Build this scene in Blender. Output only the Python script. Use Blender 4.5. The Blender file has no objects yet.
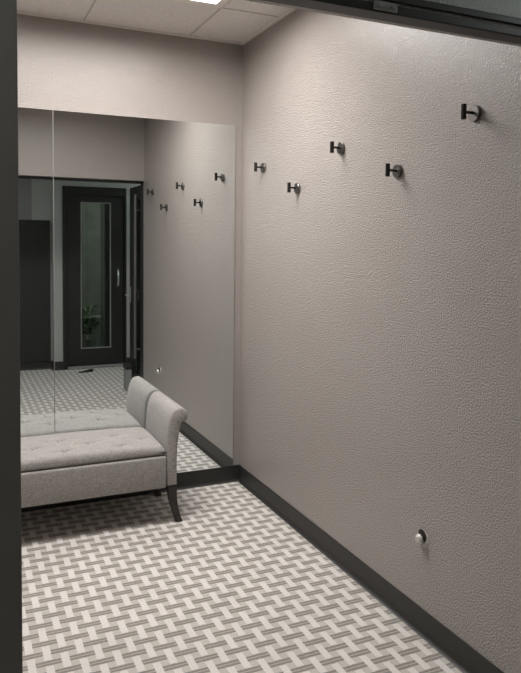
import bpy, bmesh, math, random
from mathutils import Vector, Matrix, noise
random.seed(4)
scene = bpy.context.scene
COL = scene.collection
PI = math.pi

# ------------------------------------------------------------------ materials
def new_mat(name):
    m = bpy.data.materials.new(name); m.use_nodes = True
    nt = m.node_tree; nt.nodes.clear()
    out = nt.nodes.new('ShaderNodeOutputMaterial')
    b = nt.nodes.new('ShaderNodeBsdfPrincipled')
    nt.links.new(b.outputs[0], out.inputs[0])
    return m, nt, b

def rgba(c): return (c[0], c[1], c[2], 1)

def simple(name, col, rough=.5, metal=0, spec=.5, bump=None, vary=None, coords='Object'):
    """plain surface with optional noise bump (scale, strength, distance) and tonal variation (scale, amount)"""
    m, nt, b = new_mat(name)
    b.inputs['Base Color'].default_value = rgba(col)
    b.inputs['Roughness'].default_value = rough
    b.inputs['Metallic'].default_value = metal
    b.inputs['Specular IOR Level'].default_value = spec
    tc = nt.nodes.new('ShaderNodeTexCoord')
    if vary:
        n = nt.nodes.new('ShaderNodeTexNoise'); n.inputs['Scale'].default_value = vary[0]; n.inputs['Detail'].default_value = 4
        nt.links.new(tc.outputs[coords], n.inputs['Vector'])
        r = nt.nodes.new('ShaderNodeMix'); r.data_type = 'RGBA'
        a = vary[1]
        r.inputs[6].default_value = rgba([c*(1-a) for c in col]); r.inputs[7].default_value = rgba([min(1, c*(1+a)) for c in col])
        nt.links.new(n.outputs[0], r.inputs[0]); nt.links.new(r.outputs[2], b.inputs['Base Color'])
    if bump:
        n = nt.nodes.new('ShaderNodeTexNoise'); n.inputs['Scale'].default_value = bump[0]; n.inputs['Detail'].default_value = bump[3] if len(bump) > 3 else 3
        nt.links.new(tc.outputs[coords], n.inputs['Vector'])
        bp = nt.nodes.new('ShaderNodeBump'); bp.inputs['Strength'].default_value = bump[1]; bp.inputs['Distance'].default_value = bump[2]
        nt.links.new(n.outputs[0], bp.inputs['Height']); nt.links.new(bp.outputs[0], b.inputs['Normal'])
    return m

def wall_paint(name, col, strength=.95):
    """orange-peel textured eggshell paint"""
    m, nt, b = new_mat(name)
    b.inputs['Roughness'].default_value = .36
    b.inputs['Specular IOR Level'].default_value = .9
    b.inputs['Coat Weight'].default_value = .5; b.inputs['Coat Roughness'].default_value = .36
    tc = nt.nodes.new('ShaderNodeTexCoord')
    n1 = nt.nodes.new('ShaderNodeTexNoise'); n1.inputs['Scale'].default_value = 150; n1.inputs['Detail'].default_value = 3; n1.inputs['Roughness'].default_value = .55
    n2 = nt.nodes.new('ShaderNodeTexNoise'); n2.inputs['Scale'].default_value = 42; n2.inputs['Detail'].default_value = 1
    n3 = nt.nodes.new('ShaderNodeTexNoise'); n3.inputs['Scale'].default_value = 2.2; n3.inputs['Detail'].default_value = 3
    for n in (n1, n2, n3): nt.links.new(tc.outputs['Object'], n.inputs['Vector'])
    mr = nt.nodes.new('ShaderNodeMapRange'); mr.inputs[1].default_value = .38; mr.inputs[2].default_value = .66
    nt.links.new(n1.outputs[0], mr.inputs[0])
    ad = nt.nodes.new('ShaderNodeMath'); ad.operation = 'MULTIPLY_ADD'; ad.inputs[1].default_value = .8
    nt.links.new(n2.outputs[0], ad.inputs[0]); nt.links.new(mr.outputs[0], ad.inputs[2])
    bp = nt.nodes.new('ShaderNodeBump'); bp.inputs['Strength'].default_value = strength; bp.inputs['Distance'].default_value = .0048
    nt.links.new(ad.outputs[0], bp.inputs['Height']); nt.links.new(bp.outputs[0], b.inputs['Normal'])
    mx = nt.nodes.new('ShaderNodeMix'); mx.data_type = 'RGBA'
    mx.inputs[6].default_value = rgba([c*.95 for c in col]); mx.inputs[7].default_value = rgba([c*1.05 for c in col])
    nt.links.new(n3.outputs[0], mx.inputs[0]); nt.links.new(mx.outputs[2], b.inputs['Base Color'])
    return m

def carpet():
    """basket-weave carpet tile: pale blocks, double dark bars, mid-tone ground"""
    m, nt, b = new_mat('woven_carpet')
    b.inputs['Roughness'].default_value = .95; b.inputs['Specular IOR Level'].default_value = .1
    b.inputs['Sheen Weight'].default_value = .1
    L = nt.links
    tc = nt.nodes.new('ShaderNodeTexCoord')
    wob = nt.nodes.new('ShaderNodeTexNoise'); wob.inputs['Scale'].default_value = 160; wob.inputs['Detail'].default_value = 1
    L.new(tc.outputs['Object'], wob.inputs['Vector'])
    sub = nt.nodes.new('ShaderNodeVectorMath'); sub.operation = 'SUBTRACT'; sub.inputs[1].default_value = (.5, .5, .5); L.new(wob.outputs['Color'], sub.inputs[0])
    sc = nt.nodes.new('ShaderNodeVectorMath'); sc.operation = 'SCALE'; sc.inputs['Scale'].default_value = .006; L.new(sub.outputs[0], sc.inputs[0])
    addv = nt.nodes.new('ShaderNodeVectorMath'); L.new(tc.outputs['Object'], addv.inputs[0]); L.new(sc.outputs[0], addv.inputs[1])
    sep = nt.nodes.new('ShaderNodeSeparateXYZ'); L.new(addv.outputs[0], sep.inputs[0])
    def M(op, a, c=None, d=None):
        n = nt.nodes.new('ShaderNodeMath'); n.operation = op
        for i, v in enumerate((a, c, d)):
            if v is None: continue
            if isinstance(v, (int, float)): n.inputs[i].default_value = v
            else: L.new(v, n.inputs[i])
        return n.outputs[0]
    PX, PY = .058, .1275
    X0, Y0 = -.809, -1.274
    u = M('DIVIDE', M('SUBTRACT', sep.outputs[0], X0), PX)
    k = M('ROUND', u)
    du = M('ABSOLUTE', M('MULTIPLY', M('SUBTRACT', u, k), PX))
    par = M('FLOORED_MODULO', k, 2.0)
    v0 = M('DIVIDE', M('SUBTRACT', sep.outputs[1], Y0), PY)
    v = M('MULTIPLY_ADD', par, .5, v0)
    dv = M('MULTIPLY', M('ABSOLUTE', M('SUBTRACT', v, M('ROUND', v))), PY)
    v2 = M('ADD', v, .5)
    dv2 = M('MULTIPLY', M('ABSOLUTE', M('SUBTRACT', v2, M('ROUND', v2))), PY)
    incol = M('LESS_THAN', du, .0138)
    light = M('MULTIPLY', incol, M('GREATER_THAN', dv, .0175))
    def bar(d):   # two dark threads
        return M('MULTIPLY', M('LESS_THAN', d, .0145), M('GREATER_THAN', d, .0035))
    def core(d): return M('LESS_THAN', d, .0145)
    side = M('SUBTRACT', 1.0, incol)
    dark = M('MAXIMUM', bar(dv), M('MULTIPLY', side, bar(dv2)))
    corem = M('MAXIMUM', core(dv), M('MULTIPLY', side, core(dv2)))
    fib = nt.nodes.new('ShaderNodeTexNoise'); fib.inputs['Scale'].default_value = 420; fib.inputs['Detail'].default_value = 2
    L.new(tc.outputs['Object'], fib.inputs['Vector'])
    big = nt.nodes.new('ShaderNodeTexNoise'); big.inputs['Scale'].default_value = 5; big.inputs['Detail'].default_value = 3
    L.new(tc.outputs['Object'], big.inputs['Vector'])
    def mix(f, a, c):
        n = nt.nodes.new('ShaderNodeMix'); n.data_type = 'RGBA'
        L.new(f, n.inputs[0])
        for i, vv in ((6, a), (7, c)):
            if isinstance(vv, tuple): n.inputs[i].default_value = rgba(vv)
            else: L.new(vv, n.inputs[i])
        return n.outputs[2]
    c = mix(corem, (.55, .515, .475), (.43, .40, .365))
    c = mix(dark, c, (.265, .243, .220))
    c = mix(light, c, (.715, .68, .655))
    mul = nt.nodes.new('ShaderNodeMix'); mul.data_type = 'RGBA'; mul.blend_type = 'MULTIPLY'; mul.inputs[0].default_value = 1
    f1 = nt.nodes.new('ShaderNodeMapRange'); f1.inputs[1].default_value = .3; f1.inputs[2].default_value = .7; f1.inputs[3].default_value = .70; f1.inputs[4].default_value = 1.26
    L.new(fib.outputs[0], f1.inputs[0])
    f2 = nt.nodes.new('ShaderNodeMapRange'); f2.inputs[1].default_value = .3; f2.inputs[2].default_value = .7; f2.inputs[3].default_value = .96; f2.inputs[4].default_value = 1.04
    L.new(big.outputs[0], f2.inputs[0])
    ff = M('MULTIPLY', f1.outputs[0], f2.outputs[0])
    L.new(c, mul.inputs[6]); L.new(ff, mul.inputs[7]); L.new(mul.outputs[2], b.inputs['Base Color'])
    h = M('MULTIPLY_ADD', light, .6, fib.outputs[0]); h = M('SUBTRACT', h, M('MULTIPLY', dark, .5))
    bp = nt.nodes.new('ShaderNodeBump'); bp.inputs['Strength'].default_value = .5; bp.inputs['Distance'].default_value = .002
    L.new(h, bp.inputs['Height']); L.new(bp.outputs[0], b.inputs['Normal'])
    return m

def tile_mat():
    m, nt, b = new_mat('fissured_ceiling_tile')
    b.inputs['Roughness'].default_value = .95; b.inputs['Specular IOR Level'].default_value = .1
    tc = nt.nodes.new('ShaderNodeTexCoord')
    n = nt.nodes.new('ShaderNodeTexNoise'); n.inputs['Scale'].default_value = 190; n.inputs['Detail'].default_value = 4; n.inputs['Roughness'].default_value = .7
    nt.links.new(tc.outputs['Object'], n.inputs['Vector'])
    r = nt.nodes.new('ShaderNodeValToRGB')
    r.color_ramp.elements[0].position = .34; r.color_ramp.elements[0].color = (.50, .465, .44, 1)
    r.color_ramp.elements[1].position = .52; r.color_ramp.elements[1].color = (.80, .755, .72, 1)
    nt.links.new(n.outputs[0], r.inputs[0]); nt.links.new(r.outputs[0], b.inputs['Base Color'])
    bp = nt.nodes.new('ShaderNodeBump'); bp.inputs['Strength'].default_value = .5; bp.inputs['Distance'].default_value = .004
    nt.links.new(n.outputs[0], bp.inputs['Height']); nt.links.new(bp.outputs[0], b.inputs['Normal'])
    return m

def fabric(name, c1, c2):
    """heathered woven upholstery"""
    m, nt, b = new_mat(name)
    b.inputs['Roughness'].default_value = .9; b.inputs['Specular IOR Level'].default_value = .15
    b.inputs['Sheen Weight'].default_value = .18; b.inputs['Sheen Roughness'].default_value = .5
    tc = nt.nodes.new('ShaderNodeTexCoord')
    n = nt.nodes.new('ShaderNodeTexNoise'); n.inputs['Scale'].default_value = 280; n.inputs['Detail'].default_value = 3; n.inputs['Roughness'].default_value = .7
    n2 = nt.nodes.new('ShaderNodeTexNoise'); n2.inputs['Scale'].default_value = 26; n2.inputs['Detail'].default_value = 3
    for q in (n, n2): nt.links.new(tc.outputs['Object'], q.inputs['Vector'])
    av = nt.nodes.new('ShaderNodeMath'); av.operation = 'MULTIPLY_ADD'; av.inputs[1].default_value = .08
    nt.links.new(n2.outputs[0], av.inputs[0]); nt.links.new(n.outputs[0], av.inputs[2])
    mr = nt.nodes.new('ShaderNodeMapRange'); mr.inputs[1].default_value = .36; mr.inputs[2].default_value = .74
    nt.links.new(av.outputs[0], mr.inputs[0])
    mx = nt.nodes.new('ShaderNodeMix'); mx.data_type = 'RGBA'; mx.inputs[6].default_value = rgba(c1); mx.inputs[7].default_value = rgba(c2)
    nt.links.new(mr.outputs[0], mx.inputs[0]); nt.links.new(mx.outputs[2], b.inputs['Base Color'])
    bp = nt.nodes.new('ShaderNodeBump'); bp.inputs['Strength'].default_value = .35; bp.inputs['Distance'].default_value = .0015
    nt.links.new(n.outputs[0], bp.inputs['Height']); nt.links.new(bp.outputs[0], b.inputs['Normal'])
    return m

def emit(name, col, s):
    m, nt, b = new_mat(name)
    b.inputs['Base Color'].default_value = rgba((.8, .8, .8)); b.inputs['Roughness'].default_value = .6
    b.inputs['Emission Color'].default_value = rgba(col); b.inputs['Emission Strength'].default_value = s
    return m

def glass_pane(name, tint, refl_rough=.02):
    m, nt, b = new_mat(name)
    nt.nodes.remove(b)
    out = [n for n in nt.nodes if n.type == 'OUTPUT_MATERIAL'][0]
    t = nt.nodes.new('ShaderNodeBsdfTransparent'); t.inputs[0].default_value = rgba(tint)
    g = nt.nodes.new('ShaderNodeBsdfGlossy'); g.inputs[0].default_value = (1, 1, 1, 1); g.inputs['Roughness'].default_value = refl_rough
    fr = nt.nodes.new('ShaderNodeFresnel'); fr.inputs[0].default_value = 1.5
    mx = nt.nodes.new('ShaderNodeMixShader')
    nt.links.new(fr.outputs[0], mx.inputs[0]); nt.links.new(t.outputs[0], mx.inputs[1]); nt.links.new(g.outputs[0], mx.inputs[2])
    nt.links.new(mx.outputs[0], out.inputs[0])
    return m

def mirror_mat():
    m, nt, b = new_mat('silvered_mirror_glass')
    b.inputs['Base Color'].default_value = (.87, .905, .905, 1); b.inputs['Metallic'].default_value = 1; b.inputs['Roughness'].default_value = .008
    return m

WALL = (.375, .331, .303)
M_WALL = wall_paint('taupe_wall_paint', WALL)
M_HALL = wall_paint('grey_hall_paint', (.36, .378, .358), .35)
M_HALLD = wall_paint('darker_hall_wall', (.20, .20, .195), .3)  # same finish as the hall wall, in a darker grey
M_CARPET = carpet()
M_TILE = tile_mat()
M_GRID = simple('ceiling_grid_enamel', (.74, .69, .65), .5)
M_SEAM = simple('tile_joint', (.46, .43, .40), .7)
M_BASE = simple('charcoal_rubber_base', (.022, .021, .0195), .5, bump=(60, .15, .002), vary=(30, .15))
M_MIRROR = mirror_mat()
M_EDGE = simple('ground_glass_edge', (.40, .40, .38), .4)
M_FAB = fabric('grey_linen_fabric', (.12, .112, .105), (.56, .53, .505))
M_LEG = simple('espresso_stained_wood', (.018, .014, .012), .38, vary=(35, .25))
M_HOOK = simple('matte_black_metal', (.016, .015, .0145), .24, spec=.6)
M_ROSE = simple('gunmetal_rosette', (.20, .187, .178), .30, metal=1)
M_BLACK = simple('black_anodised_aluminium', (.013, .013, .012), .4, spec=.5, vary=(20, .2))
M_JAMB = simple('dark_bronze_jamb_paint', (.135, .124, .115), .5, bump=(240, .2, .001), vary=(12, .12))
M_DOOR = simple('black_stained_door', (.014, .0145, .013), .45, vary=(14, .25))
M_PANEL = simple('black_laminate', (.015, .015, .0145), .5, vary=(10, .2))
M_TRIMG = simple('satin_grey_aluminium', (.28, .28, .27), .45, metal=.3)
M_TRIMD = simple('dark_grey_aluminium', (.10, .10, .098), .5, metal=.2)
M_CHROME = simple('satin_nickel', (.62, .66, .63), .28, metal=.9)
M_GLASS = glass_pane('door_glass', (.80, .84, .80))
M_GLASST = glass_pane('green_edge_glass', (.72, .88, .82))
M_LENS = emit('lit_acrylic_lens', (1.0, .96, .92), 5.6)
M_HALLENS = emit('dim_lit_lens', (.94, 1.0, .97), 12.0)
M_LFRAME = simple('cream_light_frame', (.75, .68, .62), .4)
M_PATCH = simple('chipped_plaster', (.60, .57, .53), .9, bump=(220, 1, .004), vary=(180, .35))
M_NICK = simple('scuffed_nickel', (.62, .60, .57), .35, metal=.55, bump=(130, .9, .006), vary=(120, .45))
M_HOLE = simple('dark_hole', (.02, .018, .016), .9)
M_BIN = simple('grey_plastic', (.24, .24, .235), .5, vary=(25, .1))
M_GROUND = simple('gravel', (.16, .165, .15), .95, bump=(70, 1, .02), vary=(60, .6))
M_OUT = simple('garden_wall_render', (.13, .138, .125), .9, bump=(15, .3, .01), vary=(6, .5))
M_LEAF = simple('plant_leaf', (.05, .10, .04), .5, vary=(20, .4))
M_STEM = simple('pale_stem', (.45, .46, .38), .6)

# ------------------------------------------------------------------ mesh helpers
def obj(name, bm, mat, parent=None, smooth=False, angle=None):
    bmesh.ops.recalc_face_normals(bm, faces=bm.faces)
    me = bpy.data.meshes.new(name); bm.to_mesh(me); bm.free()
    mats = mat if isinstance(mat, (list, tuple)) else [mat]
    for x in mats: me.materials.append(x)
    if smooth:
        for p in me.polygons: p.use_smooth = True
        if angle: me.set_sharp_from_angle(angle=math.radians(angle))
    o = bpy.data.objects.new(name, me); COL.objects.link(o)
    if parent is not None: o.parent = parent
    return o

def thing(name, label, cat, loc=(0, 0, 0), group=None):
    o = bpy.data.objects.new(name, None); COL.objects.link(o); o.location = loc
    o.empty_display_size = .05
    o['label'] = label; o['category'] = cat
    if group: o['group'] = group
    return o
def tag(o, label, cat, group=None):
    o['label'] = label; o['category'] = cat
    if group: o['group'] = group
    return o
def struct(o): o['kind'] = 'structure'; return o

def add_box(bm, x0, x1, y0, y1, z0, z1, bev=0, seg=2):
    r = bmesh.ops.create_cube(bm, size=1)
    vs = r['verts']
    for v in vs:
        v.co = Vector(((x0+x1)/2+v.co.x*(x1-x0), (y0+y1)/2+v.co.y*(y1-y0), (z0+z1)/2+v.co.z*(z1-z0)))
    if bev:
        es = list({e for v in vs for e in v.link_edges})
        bmesh.ops.bevel(bm, geom=es, offset=bev, segments=seg, profile=.5, affect='EDGES', clamp_overlap=True)
def box(*a, **k):
    bm = bmesh.new(); add_box(bm, *a, **k); return bm

def add_cyl(bm, p, q, r0, r1=None, seg=28, bev=0):
    p, q = Vector(p), Vector(q); d = q-p
    if r1 is None: r1 = r0
    prof = [(0, r0-bev), (bev, r0), (d.length-bev, r1), (d.length, r1-bev)] if bev else [(0, r0), (d.length, r1)]
    lathe(bm, p, d, prof, seg)
def lathe(bm, p, d, prof, seg=28):
    d = Vector(d).normalized(); p = Vector(p)
    a = d.orthogonal().normalized(); c = d.cross(a)
    rings = []
    for t, r in prof:
        rings.append([bm.verts.new(p+d*t+(a*math.cos(2*PI*i/seg)+c*math.sin(2*PI*i/seg))*r) for i in range(seg)])
    for A, B in zip(rings, rings[1:]):
        for i in range(seg):
            bm.faces.new((A[i], A[(i+1) % seg], B[(i+1) % seg], B[i]))
    bm.faces.new(rings[0][::-1]); bm.faces.new(rings[-1])

def catmull(pts, n=6, closed=False):
    out = []; N = len(pts)
    rng = range(N if closed else N-1)
    for i in rng:
        if closed: P = [Vector(pts[(i+j-1) % N]) for j in range(4)]
        else: P = [Vector(pts[max(0, min(N-1, i+j-1))]) for j in range(4)]
        for s in range(n):
            t = s/n
            out.append(.5*((2*P[1])+(-P[0]+P[2])*t+(2*P[0]-5*P[1]+4*P[2]-P[3])*t*t+(-P[0]+3*P[1]-3*P[2]+P[3])*t**3))
    if not closed: out.append(Vector(pts[-1]))
    return out

def add_tube(bm, pts, r, seg=8):
    """tube along a polyline"""
    pts = [Vector(p) for p in pts]; rings = []
    for i, p in enumerate(pts):
        d = (pts[min(i+1, len(pts)-1)]-pts[max(0, i-1)]).normalized()
        a = d.cross(Vector((0.13, .2, 1))).normalized(); c = d.cross(a)
        rr = r[i] if isinstance(r, (list, tuple)) else r
        rings.append([bm.verts.new(p+(a*math.cos(2*PI*k/seg)+c*math.sin(2*PI*k/seg))*rr) for k in range(seg)])
    for A, B in zip(rings, rings[1:]):
        for k in range(seg): bm.faces.new((A[k], A[(k+1) % seg], B[(k+1) % seg], B[k]))
    bm.faces.new(rings[0][::-1]); bm.faces.new(rings[-1])

# ------------------------------------------------------------------ dimensions (metres)
H = 2.70                     # ceiling
XL = -2.24                   # left wall of the changing room
YF = -2.38                   # inner face of the front wall
YO = -2.50                   # outer face of the front wall
OX = -1.505                  # left edge of the opening
ZH = 2.062                   # soffit of the opening
YC, YR = -4.225, -4.36       # corridor wall, recessed part of it
XR = -.585                   # where the recess ends
CX0, CX1 = -3.2, 1.7         # corridor ends
BW = .006                    # back wall sits behind the mirror glass

# ------------------------------------------------------------------ room shell
struct(obj('floor', box(CX0-.1, CX1+.1, -4.6, .12, -.06, 0), M_CARPET))
struct(obj('ceiling', box(CX0-.1, CX1+.1, -4.6, .12, H+.004, H+.05), M_TILE))
struct(obj('wall_back', box(XL-.1, .12, BW, .12, 0, H+.004), M_WALL))
struct(obj('wall_right', box(0, .12, YF, BW, 0, H+.004), M_WALL))
struct(obj('wall_left', box(XL-.1, XL, YF, BW, 0, H+.004), M_WALL))
bm = bmesh.new()
add_box(bm, XL-.1, 0.12, YO, YF, ZH, H+.004)
add_box(bm, XL-.1, OX-.004, YO, YF, 0, ZH)
add_box(bm, 0.004, .12, YO, YF, 0, ZH)
add_box(bm, .12, CX1, YO, YF, 0, H+.004)
add_box(bm, CX0, XL-.1, YO, YF, 0, H+.004)
for f in bm.faces: f.material_index = 0
struct(obj('wall_front', bm, [M_WALL]))
# corridor skin of the front wall (grey paint)
bm = bmesh.new()
add_box(bm, CX0, CX1, YO-.006, YO, 2.087, H+.004)
add_box(bm, CX0, OX-.2, YO-.006, YO, 0, 2.087)
add_box(bm, .16, CX1, YO-.006, YO, 0, 2.087)
struct(obj('wall_corridor_front', bm, M_HALL))
# corridor back wall with the far doorway cut out, recess beside it
DX0, DX1, DZ = -.484, .258, 2.132
bm = bmesh.new()
add_box(bm, XR, DX0, YC-.14, YC, 0, H+.004)
add_box(bm, DX1, CX1, YC-.14, YC, 0, H+.004)
add_box(bm, DX0, DX1, YC-.14, YC, DZ, H+.004)
struct(obj('wall_corridor_back', bm, M_HALL))
struct(obj('wall_recess', box(-.805, XR, YR-.05, YR, 0, H+.004), M_HALL))
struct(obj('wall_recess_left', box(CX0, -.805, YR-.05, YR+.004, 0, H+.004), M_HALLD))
struct(obj('wall_corridor_left', box(CX0-.1, CX0, -4.6, YF, 0, H+.004), M_HALL))
struct(obj('wall_corridor_right', box(CX1, CX1+.1, -4.6, YF, 0, H+.004), M_HALL))

# ceiling grid
GX, GY, P = -.345, -.535, .61
bm = bmesh.new()
t = .0035
for i in range(-3, 5):
    x = GX-P*i
    if XL < x < 0: add_box(bm, x-t, x+t, YF, BW, H+.0015, H+.004)
for j in range(-1, 5):
    y = GY-P*j
    if YF < y < 0: add_box(bm, XL, 0, y-t, y+t, H+.0014, H+.0039)
struct(obj('trim_1', bm, M_SEAM))
bm = bmesh.new()           # wall angle round the ceiling edge
add_box(bm, -.022, 0, YF, BW, H-.005, H+.004); add_box(bm, XL, XL+.022, YF, BW, H-.005, H+.004)
add_box(bm, XL+.022, -.022, BW-.022, BW, H-.005, H+.004); add_box(bm, XL+.022, -.022, YF, YF+.022, H-.005, H+.004)
struct(obj('trim_2', bm, M_GRID))

# rubber cove base: profile extruded along a run
def base_run(name, p, q, nrm, h=.101):
    p, q, n = Vector(p), Vector(q), Vector(nrm)
    prof = [(0, 0), (.0165, 0), (.0168, .0022), (.0125, .0045), (.0075, .010), (.0048, .018), (.0040, h-.003), (.0028, h), (0, h)]
    bm = bmesh.new(); rows = []
    for e in (p, q): rows.append([bm.verts.new(e+n*a+Vector((0, 0, b))) for a, b in prof])
    for i in range(len(prof)):
        j = (i+1) % len(prof); bm.faces.new((rows[0][i], rows[0][j], rows[1][j], rows[1][i]))
    bm.faces.new(rows[0]); bm.faces.new(rows[1][::-1])
    return struct(obj(name, bm, M_BASE))
base_run('baseboard_back', (XL, BW, 0), (0, BW, 0), (0, -1, 0))
base_run('baseboard_right', (0, BW-.004, 0), (0, YF, 0), (-1, 0, 0))
base_run('baseboard_left', (XL, BW-.004, 0), (XL, YF, 0), (1, 0, 0))
base_run('baseboard_front', (XL, YF, 0), (OX-.05, YF, 0), (0, 1, 0))
base_run('baseboard_corridor', (XR-.004, YC, 0), (DX0, YC, 0), (0, 1, 0))
base_run('baseboard_corridor_right', (DX1, YC, 0), (CX1, YC, 0), (0, 1, 0))
base_run('baseboard_pier', (XR, YR, 0), (XR, YC, 0), (-1, 0, 0))
base_run('baseboard_recess', (CX0, YR+.004, 0), (XR, YR+.004, 0), (0, 1, 0), .092)

# ------------------------------------------------------------------ doorway seen through (door_1)
d1 = struct(bpy.data.objects.new('door_1', None)); COL.objects.link(d1); d1.location = (-.75, -2.475, 0)
def loc(bm, o):
    for v in bm.verts: v.co -= Vector(o.location)
    return bm
def part(name, bm, mat, parent, root=None, **k):
    o = obj(name, loc(bm, root or parent), mat, parent, **k)
    return o
bm = bmesh.new()
add_box(bm, OX, -.002, -2.500, -2.447, 2.042, 2.0655, bev=.0025)
add_box(bm, OX, -.002, -2.496, -2.450, 2.0655, 2.069)
add_box(bm, OX-.03, .03, -2.508, -2.450, 2.069, 2.087, bev=.0025)
part('head_frame', bm, M_BLACK, d1)
part('jamb', box(OX-.20, OX, -2.525, -2.40, 0, 2.069, bev=.003), M_JAMB, d1)
part('jamb', box(.001, .05, -2.515, -2.42, 0, 2.069, bev=.003), M_BLACK, d1)
bm = box(-.705, -.640, -2.506, -2.499, 2.046, 2.067, bev=.002); add_cyl(bm, (-.690, -2.505, 2.056), (-.690, -2.512, 2.056), .005, seg=14); add_cyl(bm, (-.655, -2.505, 2.056), (-.655, -2.512, 2.056), .005, seg=14)
part('strike_plate', bm, M_TRIMG, d1)

# the leaf of that doorway, swung open into the corridor
LX0, LX1 = .002, .046
leaf = bpy.data.objects.new('leaf', None); COL.objects.link(leaf); leaf.parent = d1
def lp(name, bm, mat): return part(name, bm, mat, leaf, d1)
bm = bmesh.new()
add_box(bm, LX0, LX1, -2.965, -2.735, .012, 2.035, bev=.003)
add_box(bm, LX0, LX1, -2.535, -2.530, .012, 2.035)
add_box(bm, LX0, LX1, -2.545, -2.520, .012, 2.035, bev=.003)
add_box(bm, LX0, LX1, -2.735, -2.545, 1.90, 2.035, bev=.002)
add_box(bm, LX0, LX1, -2.735, -2.545, .012, .19, bev=.002)
lp('stile_frame', bm, M_DOOR)
lp('glass', box(.021, .027, -2.735, -2.545, .19, 1.90), M_GLASST)
bm = bmesh.new(); add_tube(bm, [(-.026, -2.62, .36), (-.026, -2.62, 1.95)], .013, 16)
for z in (.45, 1.80): add_cyl(bm, (-.026, -2.62, z), (.024, -2.62, z), .007, seg=14)
lp('pull_bar', bm, M_TRIMD)
bm = bmesh.new()
add_box(bm, -.004, .003, -2.955, -2.915, .88, 1.04, bev=.002)
add_tube(bm, [(0, -2.935, .96), (-.05, -2.935, .96), (-.055, -2.90, .96), (-.055, -2.83, .958)], .008, 10)
lp('lever_handle', bm, M_CHROME)
bm = bmesh.new(); add_box(bm, -.012, .003, -2.60, -2.545, .93, 1.03, bev=.003); lp('lock_case', bm, M_BLACK)
bm = bmesh.new()
for z in (.13, .08): add_box(bm, -.006, .004, -2.575, -2.550, z-.012, z+.012, bev=.002)
add_cyl(bm, (.01, -2.56, 0), (.01, -2.56, .04), .014, seg=16)
lp('pivot', bm, M_CHROME)

# ------------------------------------------------------------------ far door in the corridor (door_2)
d2 = struct(bpy.data.objects.new('door_2', None)); COL.objects.link(d2); d2.location = ((DX0+DX1)/2, YC, 0)
fy0, fy1 = YC-.10, YC+.012
bm = bmesh.new()
add_box(bm, DX0, DX0+.052, fy0, fy1, 0, DZ, bev=.004)
add_box(bm, DX1-.026, DX1, fy0, fy1, 0, DZ, bev=.004)
add_box(bm, DX0+.052, DX1-.026, fy0, fy1, DZ-.10, DZ, bev=.004)
part('frame', bm, M_BLACK, d2)
lx0, lx1, ly0, ly1 = DX0+.055, DX1-.029, YC-.055, YC-.012
gx0, gx1, gz0, gz1 = -.277, .077, .232, 1.955
lf = bpy.data.objects.new('leaf', None); COL.objects.link(lf); lf.parent = d2
bm = bmesh.new()
add_box(bm, lx0, gx0, ly0, ly1, .036, DZ-.103, bev=.003)
add_box(bm, gx1, lx1, ly0, ly1, .036, DZ-.103, bev=.003)
add_box(bm, gx0, gx1, ly0, ly1, gz1, DZ-.103, bev=.003)
add_box(bm, gx0, gx1, ly0, ly1, .036, gz0, bev=.003)
part('stile_frame', bm, M_DOOR, lf, d2)
bm = bmesh.new(); w = .012
add_box(bm, gx0, gx0+w, ly1-.012, ly1+.004, gz0, gz1, bev=.002); add_box(bm, gx1-w, gx1, ly1-.012, ly1+.004, gz0, gz1, bev=.002)
add_box(bm, gx0+w, gx1-w, ly1-.012, ly1+.004, gz1-w, gz1, bev=.002); add_box(bm, gx0+w, gx1-w, ly1-.012, ly1+.004, gz0, gz0+w, bev=.002)
part('glazing_bead', bm, M_TRIMG, lf, d2)
part('glass', box(gx0+w, gx1-w, ly1-.022, ly1-.016, gz0+w, gz1-w), M_GLASS, lf, d2)
bm = bmesh.new()
hp = catmull([(.155, ly1, 1.155), (.155, ly1+.030, 1.14), (.155, ly1+.045, 1.065), (.155, ly1+.030, .985), (.155, ly1, .97)], 6)
add_tube(bm, hp, .013, 12)
part('pull_handle', bm, M_CHROME, lf, d2, smooth=True)
part('threshold', box(DX0+.052, DX1-.026, YC-.09, YC+.03, 0, .03, bev=.006), M_TRIMG, d2)

# ------------------------------------------------------------------ what is beyond the far door: a planted yard in the dark
struct(obj('ground_outside', box(-1.6, 1.8, -7.2, -4.6, -.08, -.005), M_GROUND))
struct(obj('wall_yard', box(-1.6, 1.8, -7.2, -7.1, -.08, 3.2), M_OUT))
bm = bmesh.new(); add_box(bm, .085, .46, -4.92, -4.66, -.005, 2.6, bev=.01); add_box(bm, .065, .48, -4.94, -4.64, -.005, .10, bev=.008)
tag(obj('dark_upright', bm, M_PANEL), 'dark square upright block behind the glass of the far door', 'dark_upright')  # dark upright that fills the dark strip in the door glass
bm = bmesh.new(); add_box(bm, -1.2, 1.4, -6.2, -5.9, -.005, .36, bev=.02); add_box(bm, -1.22, 1.42, -6.22, -5.88, .36, .42, bev=.012)
tag(obj('garden_kerb', bm, M_GROUND), 'low pale masonry kerb in the yard behind the far door glass', 'kerb')
pl = thing('potted_plant', 'leafy green plant seen low through the far door glass', 'plant', (-.02, -5.25, -.005))
bm = bmesh.new(); lathe(bm, (0, 0, 0), (0, 0, 1), [(0, .10), (.02, .11), (.2, .14), (.22, .145), (.22, .13), (.2, .125)], 24); obj('pot', bm, M_GROUND, pl)
bmS = bmesh.new(); bmL = bmesh.new()
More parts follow.
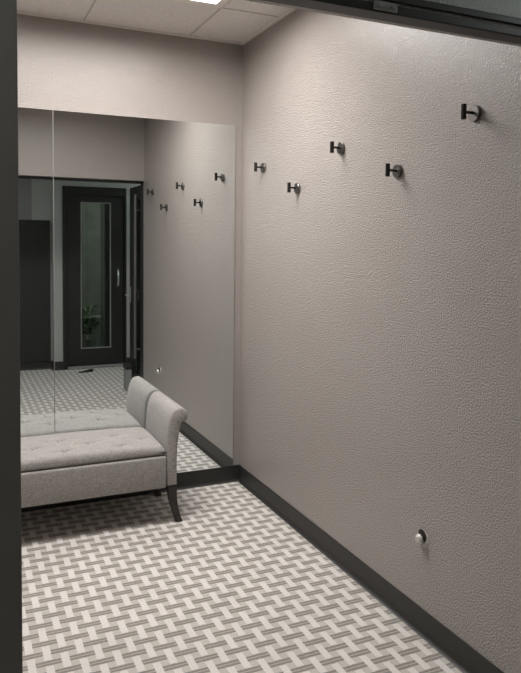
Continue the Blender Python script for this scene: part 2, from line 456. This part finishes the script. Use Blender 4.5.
for k in range(16):
    a = random.uniform(0, 2*PI); rr = random.uniform(.12, .38); hh = random.uniform(.22, .55)
    pts = catmull([(0, 0, .18), (rr*.35*math.cos(a), rr*.35*math.sin(a), .2+hh*.7), (rr*math.cos(a), rr*math.sin(a), .2+hh*.82)], 6)
    add_tube(bmS, pts, .005, 6)
    for i in range(3, len(pts)):
        for s in (-1, 1):
            c = pts[i]; d = Vector((math.cos(a+s*1.1), math.sin(a+s*1.1), random.uniform(-.3, .3))).normalized(); L = random.uniform(.07, .12)
            sd = d.cross(Vector((0, 0, 1))).normalized()*L*.22
            up = Vector((0, 0, .012))
            q = [c, c+d*L*.4+sd+up, c+d*L, c+d*L*.4-sd+up]
            vv = [bmL.verts.new(x) for x in q]; vb = [bmL.verts.new(x-Vector((0, 0, .002))) for x in q]
            bmL.faces.new(vv); bmL.faces.new(vb[::-1])
            for e in range(4): bmL.faces.new((vv[e], vb[e], vb[(e+1) % 4], vv[(e+1) % 4]))
obj('stem', bmS, M_STEM, pl, smooth=True); obj('foliage', bmL, M_LEAF, pl)

# ------------------------------------------------------------------ other corridor things seen in the mirror
cp = thing('cupboard', 'tall black cupboard filling the corridor recess beside the far door', 'cupboard', (-1.25, YR+.008, 0))
def cpp(name, bm, mat): return part(name, bm, mat, cp)
cpp('carcass', box(-1.90, -.605, YR+.010, YR+.020, .095, 1.735, bev=.002), M_PANEL)
for a, b_ in ((-1.895, -1.254), (-1.250, -.609)):
    cpp('door', box(a, b_, YR+.021, YR+.032, .099, 1.731, bev=.002), M_PANEL)
bn = thing('waste_bin', 'slim grey bin on the corridor floor beside the open door leaf', 'bin', (-.045, -2.86, 0))
bm = bmesh.new()
r = bmesh.ops.create_cube(bm, size=1)
for v in r['verts']:
    s = .9 if v.co.z < 0 else 1
    v.co = Vector((v.co.x*.055*s, v.co.y*.14*s, (v.co.z+.5)*.235))
bmesh.ops.bevel(bm, geom=bm.edges[:], offset=.006, segments=2, affect='EDGES')
obj('body', bm, M_BIN, bn)
obj('rim', box(-.031, .031, -.073, .073, .222, .27, bev=.004), M_PANEL, bn)
wd = thing('door_wedge', 'small black rubber wedge lying on the carpet before the far door', 'door wedge', (-.265, -3.99, 0))
bm = bmesh.new()
v = [bm.verts.new(c) for c in ((-.09, -.02, 0), (.085, -.02, 0), (.085, .02, 0), (-.09, .02, 0), (-.085, -.02, .006), (.085, -.02, .030), (.085, .02, .030), (-.085, .02, .006))]
for q in ((3, 2, 1, 0), (4, 5, 6, 7), (0, 1, 5, 4), (1, 2, 6, 5), (2, 3, 7, 6), (3, 0, 4, 7)): bm.faces.new([v[i] for i in q])
bmesh.ops.bevel(bm, geom=bm.edges[:], offset=.003, segments=2, affect='EDGES')
wd.rotation_euler = (0, 0, -.25); obj('body', bm, M_PANEL, wd)

# ------------------------------------------------------------------ mirror panes
Zb, Zt = .1015, 2.2055
def mirror(x0, x1, label):
    bm = box(x0, x1, -.001, BW-.0005, Zb, Zt, bev=.0008, seg=1)
    front = [f for f in bm.faces if f.calc_center_median().y < -.0009]
    for f in bm.faces: f.material_index = 1
    for f in front: f.material_index = 0
    o = obj('wall_mirror', bm, [M_MIRROR, M_EDGE]); tag(o, label, 'mirror', 'frameless wall mirrors'); return o
mirror(-1.1183, -.046, 'large frameless mirror pane on the back wall nearest the room corner')
mirror(-2.195, -1.1208, 'frameless mirror pane left of the seam, partly hidden by the dark doorway jamb')

# ------------------------------------------------------------------ bench
B = thing('bench', 'grey tufted upholstered bench with rolled arms and dark legs against the mirror', 'bench', (-1.13, -.24, 0))
BX = -1.13
def bp_(name, bm, mat, **k): return part(name, bm, mat, B, **k)
yb, yf = -.014, -.474
prof = [(-.616, .205), (-.565, .205), (-.5645, .28), (-.564, .35), (-.558, .44), (-.546, .515), (-.536, .538), (-.522, .541), (-.508, .553), (-.505, .572), (-.511, .595), (-.530, .612), (-.555, .6175), (-.579, .608), (-.599, .580), (-.611, .535), (-.618, .47), (-.6205, .40), (-.6195, .30)]
pp = [Vector((x, 0, z)) for x, z in prof]
curve = [pp[0]]+catmull(pp[1:], 5)
def arm_mesh(sx):
    bm = bmesh.new(); rows = []
    cen = sum(curve, Vector())/len(curve)
    N = len(curve)
    # inset rows at the front/back give a rounded edge
    nr = []
    for i in range(N):
        tg = (curve[(i+1) % N]-curve[i-1]).normalized(); nr.append(Vector((-tg.z, 0, tg.x)))
    for y, ins in ((yf, .011), (yf+.003, .005), (yf+.008, .0015), (yf+.015, 0), (yf+.12, 0), (yf+.24, 0), (yf+.36, 0), (yb-.015, 0), (yb-.008, .0015), (yb-.003, .005), (yb, .011)):
        row = []
        for i, c in enumerate(curve):
            q = c+nr[i]*ins
            row.append(bm.verts.new(((q.x-BX)*sx+BX, y, q.z)))
        rows.append(row)
    for A, C in zip(rows, rows[1:]):
        for i in range(N): bm.faces.new((A[i], A[(i+1) % N], C[(i+1) % N], C[i]))
    bm.faces.new(rows[0]); bm.faces.new(rows[-1][::-1])
    return bm
for s in (1, -1): bp_('arm', arm_mesh(s), M_FAB, smooth=True, angle=50)

# base rail with soft upholstered edges
bm = box(-1.6395, -.6215, -.4715, yb-.002, .195, .366, bev=.012, seg=4)
bp_('seat_rail', bm, M_FAB, smooth=True, angle=50)

# tufted cushion
cx0, cx1, cy0, cy1 = -1.636, -.624, -.463, yb-.001
tufts = []
for i in range(-1, 5):
    for y in (-.375, -.185): tufts.append((-.85-.28*i+0, y))
    tufts.append((-.71-.28*i-.0, -.28))
tufts = [t_ for t_ in tufts if cx0+.03 < t_[0] < cx1-.03]
def seat_z(x, y):
    ex = min(x-cx0, cx1-x); ey = min(y-cy0, cy1-y)
    R = .028
    z = .428+.006*math.sin(PI*(x-cx0)/(cx1-cx0))
    z -= .010*math.exp(-ex/.06)+.009*math.exp(-ey/.06)
    for e in (ex, ey):
        if e < R: z -= R-math.sqrt(max(0, R*R-(R-e)**2))
    for tx, ty in tufts:
        dx, dy = x-tx, y-ty; r2 = dx*dx+dy*dy
        if r2 > .03: continue
        z -= .013*math.exp(-r2/(2*.017**2))
        r_ = math.sqrt(r2)
        for ang, ln, am in ((.12, .05, .015), (PI+.2, .05, .015), (2.3, .032, .009), (-1.9, .04, .012), (.9, .03, .008)):
            al = dx*math.cos(ang)+dy*math.sin(ang); pe = -dx*math.sin(ang)+dy*math.cos(ang)
            if al > 0: z -= am*math.exp(-(pe/.0034)**2)*math.exp(-(al/ln)**2)
    z += .0012*noise.noise(Vector((x*14, y*14, 0)))
    return z
def edge_grid(a, b, n):
    ts = [0, .001, .003, .006, .010, .015, .021, .028]
    L = b-a; k = max(1, int((L-2*.028)/n))
    mid = [.028+(L-.056)*i/k for i in range(1, k)]
    return [a+t_ for t_ in ts]+[a+m_ for m_ in mid]+[b-t_ for t_ in ts[::-1]]
xs, ys = edge_grid(cx0, cx1, .0028), edge_grid(cy0, cy1, .0028)
bm = bmesh.new()
grid = [[bm.verts.new((x, y, seat_z(x, y))) for y in ys] for x in xs]
for i in range(len(xs)-1):
    for j in range(len(ys)-1): bm.faces.new((grid[i][j], grid[i+1][j], grid[i+1][j+1], grid[i][j+1]))
loop = [(i, 0) for i in range(len(xs))]+[(len(xs)-1, j) for j in range(1, len(ys))]+[(i, len(ys)-1) for i in range(len(xs)-2, -1, -1)]+[(0, j) for j in range(len(ys)-2, 0, -1)]
prev = [grid[i][j] for i, j in loop]
for zz, ins in ((.388, -.002), (.380, -.001), (.375, .003), (.3725, .010), (.3675, .016)):
    cur = []
    for i, j in loop:
        x, y = xs[i], ys[j]
        x2 = min(max(x, cx0+ins), cx1-ins); y2 = min(max(y, cy0+ins), cy1-ins)
        cur.append(bm.verts.new((x2, y2, zz)))
    for k in range(len(loop)): bm.faces.new((prev[k], prev[(k+1) % len(loop)], cur[(k+1) % len(loop)], cur[k]))
    prev = cur
bm.faces.new(prev[::-1])
bp_('seat_cushion', bm, M_FAB, smooth=True, angle=60)
# sabre legs
def leg_mesh(sx, y0, y1):
    bm = bmesh.new()
    prof = [(.205, -.6155, -.5655), (.17, -.6125, -.5660), (.13, -.6060, -.5640), (.09, -.5965, -.5590), (.05, -.5840, -.5500), (.02, -.5735, -.5390), (0, -.567, -.5315)]
    rows = []
    for z, a, b_ in prof:
        k = .0
        rows.append([bm.verts.new(((x-BX)*sx+BX, y, z)) for x, y in ((a, y0+k), (b_, y0+k), (b_, y1-k), (a, y1-k))])
    for A, C in zip(rows, rows[1:]):
        for i in range(4): bm.faces.new((A[i], A[(i+1) % 4], C[(i+1) % 4], C[i]))
    bm.faces.new(rows[0]); bm.faces.new(rows[-1][::-1])
    bmesh.ops.recalc_face_normals(bm, faces=bm.faces)
    es = [e for e in bm.edges if len(e.link_faces) == 2 and e.calc_face_angle(0) > .8]
    bmesh.ops.bevel(bm, geom=es, offset=.0035, segments=2, affect='EDGES')
    return bm
for s in (1, -1):
    bp_('leg', leg_mesh(s, yf+.003, yf+.045), M_LEG, smooth=True, angle=40)
    bp_('leg', leg_mesh(s, yb-.052, yb-.012), M_LEG, smooth=True, angle=40)

B.location.x += .011
# ------------------------------------------------------------------ coat hooks
def make_hook():
    root = thing('coat_hook', '', 'hook', (0, 0, 0), 'black coat hooks on the right wall')
    bm = bmesh.new(); lathe(bm, (0, 0, 0), (-1, 0, 0), [(0, .0265), (.001, .0275), (.0105, .0275), (.012, .026)], 40)
    obj('rosette', bm, M_ROSE, root, smooth=True, angle=40)
    bm = bmesh.new(); add_cyl(bm, (-.0115, 0, .002), (-.047, 0, .002), .0052, seg=20)
    obj('stem', bm, M_HOOK, root, smooth=True, angle=40)
    bm = bmesh.new(); add_cyl(bm, (-.052, 0, -.0235), (-.052, 0, .0275), .0092, seg=28, bev=.0008)
    obj('crossbar', bm, M_HOOK, root, smooth=True, angle=40)
    return root
def dup(root):
    r = root.copy(); COL.objects.link(r)
    for ch in root.children:
        c = ch.copy(); COL.objects.link(c); c.parent = r
    return r
hooks = [(-.323, 1.9215, 'upper-row black coat hook nearest the mirror and room corner'),
         (-.752, 1.7755, 'lower-row black coat hook nearest the mirror'),
         (-1.183, 1.9265, 'middle black coat hook of the upper row'),
         (-1.624, 1.7825, 'lower-row black coat hook farthest from the mirror'),
         (-2.060, 1.9360, 'upper-row black coat hook farthest from the mirror, nearest the doorway')]
h0 = make_hook()
made = [h0]+[dup(h0) for _ in hooks[1:]]
for o, (y, z, lb) in zip(made, hooks):
    o.location = (0, y, z); o['label'] = lb

# ------------------------------------------------------------------ bumper stop low on the right wall
ds = thing('door_stop', 'scuffed silver knob stop in a chipped plaster patch low on the right wall', 'door stop', (0, -1.832, .374))
bm = bmesh.new()
rnd = random.Random(3); ring = []; N = 26
for rr, xx in ((1, 0), (.93, -.0035), (.75, -.005)):
    ring.append([bm.verts.new((xx if rr < 1 else 0, .033*rr*(1+.16*noise.noise(Vector((math.cos(2*PI*i/N)*2, math.sin(2*PI*i/N)*2, 3))))*math.cos(2*PI*i/N), .033*rr*(1+.16*noise.noise(Vector((math.cos(2*PI*i/N)*2, math.sin(2*PI*i/N)*2, 3))))*math.sin(2*PI*i/N))) for i in range(N)])
for A, C in zip(ring, ring[1:]):
    for i in range(N): bm.faces.new((A[i], A[(i+1) % N], C[(i+1) % N], C[i]))
bm.faces.new(ring[0][::-1]); bm.faces.new(ring[-1])
obj('plaster_patch', bm, M_PATCH, ds)
bm = bmesh.new(); lathe(bm, (-.0045, -.001, .011), (-1, 0, 0), [(0, .024), (.002, .024), (.003, .0225)], 24); obj('hole_disc', bm, M_HOLE, ds, smooth=True, angle=40)  # flat dark disc in place of a hole, its shade put into the colour
bm = bmesh.new(); add_cyl(bm, (-.005, 0, -.002), (-.014, 0, -.002), .009, seg=18); obj('stem', bm, M_NICK, ds, smooth=True, angle=40)
bm = bmesh.new(); lathe(bm, (-.010, .0, -.002), (-1, .05, -.1), [(0, .015), (.003, .0205), (.008, .0215), (.013, .019), (.017, .0135), (.019, .006)], 24)
obj('knob', bm, M_NICK, ds, smooth=True, angle=50)
bm = bmesh.new(); lathe(bm, (-.012, .012, -.017), (-1, .1, -.2), [(0, .006), (.004, .008), (.008, .007), (.010, .003)], 16)
obj('set_screw', bm, M_NICK, ds, smooth=True, angle=50)

# ------------------------------------------------------------------ ceiling lights
def ceiling_light(x0, x1, y0, y1, label, lens, proud=.004):
    t_ = thing('ceiling_light', label, 'light', ((x0+x1)/2, (y0+y1)/2, H))
    hx, hy = (x1-x0)/2, (y1-y0)/2
    bm = bmesh.new(); w = .042
    prof = [(0, .003), (0, -proud), (.010, -proud-.002), (w, -proud+.004), (w, .003)]
    rows = [[bm.verts.new((sx*(hx-a), sy*(hy-a), z)) for sx, sy in ((-1, -1), (1, -1), (1, 1), (-1, 1))] for a, z in prof]
    for i in range(len(rows)):
        A, C = rows[i], rows[(i+1) % len(rows)]
        for k in range(4): bm.faces.new((A[k], A[(k+1) % 4], C[(k+1) % 4], C[k]))
    obj('frame', bm, M_LFRAME, t_)
    obj('diffuser', box(-hx+w-.0005, hx-w+.0005, -hy+w-.0005, hy-w+.0005, -proud+.0035, .002), lens, t_)
    return t_
ceiling_light(GX-2*P+.006, GX-.006, GY-P+.006, GY-.006, 'long lit ceiling panel light near the corner above the hooks', M_LENS)
ceiling_light(-2.45, -1.85, -3.6, -3.0, 'unseen ceiling panel light added over the corridor before the cupboard', M_HALLENS)  # added unseen light, brightens the corridor and the left jamb
ceiling_light(.85, 1.45, -3.7, -3.1, 'dim square ceiling panel light at the far right end of the corridor', M_HALLENS)

def lamp(x0, x1, y0, y1, watts, spread, col):
    # the tubes behind a prismatic lens: light leaves mostly downwards
    l = bpy.data.lights.new('ceiling_lamp', 'AREA'); l.shape = 'RECTANGLE'; l.size = x1-x0; l.size_y = y1-y0
    l.energy = watts; l.spread = math.radians(spread); l.color = col
    o = bpy.data.objects.new('ceiling_lamp', l); COL.objects.link(o); o.location = ((x0+x1)/2, (y0+y1)/2, H-.012)
lamp(GX-2*P+.04, GX-.04, GY-P+.04, GY-.04, 45, 172, (1.0, .975, .95))
# ------------------------------------------------------------------ world, camera, view
w = bpy.data.worlds.new('World'); scene.world = w; w.use_nodes = True
w.node_tree.nodes['Background'].inputs[0].default_value = (.66, .68, .63, 1)
w.node_tree.nodes['Background'].inputs[1].default_value = 1.5
cd = bpy.data.cameras.new('camera'); co = bpy.data.objects.new('camera', cd); COL.objects.link(co)
R_ = Vector((0.9126726802056756, -0.4085627714779357, 0.010248930112775036))
U_ = Vector((0.012387628002082174, 0.05272075804326961, 0.99853245733117))
F_ = Vector((0.4085035195425744, 0.911206334171142, -0.053177919174394184))
mw = Matrix.Identity(4)
for i in range(3):
    mw[i][0] = R_[i]; mw[i][1] = U_[i]; mw[i][2] = -F_[i]
mw.translation = Vector((-1.61683, -3.89710, 1.48810))
co.matrix_world = mw
cd.sensor_fit = 'AUTO'; cd.sensor_width = 36; cd.lens = 682.05*36/673
cd.shift_x = 0; cd.shift_y = -(336.5-280.217)/673
cd.clip_start = .02; cd.clip_end = 60
scene.camera = co
vs = scene.view_settings
vs.view_transform = 'Standard'; vs.look = 'None'; vs.gamma = 1; vs.use_curve_mapping = False
vs.exposure = 0.0
scene.cycles.max_bounces = 12; scene.cycles.diffuse_bounces = 6; scene.cycles.glossy_bounces = 6; scene.cycles.transparent_max_bounces = 12
scene.cycles.use_denoising = True
scene.cycles.caustics_reflective = True
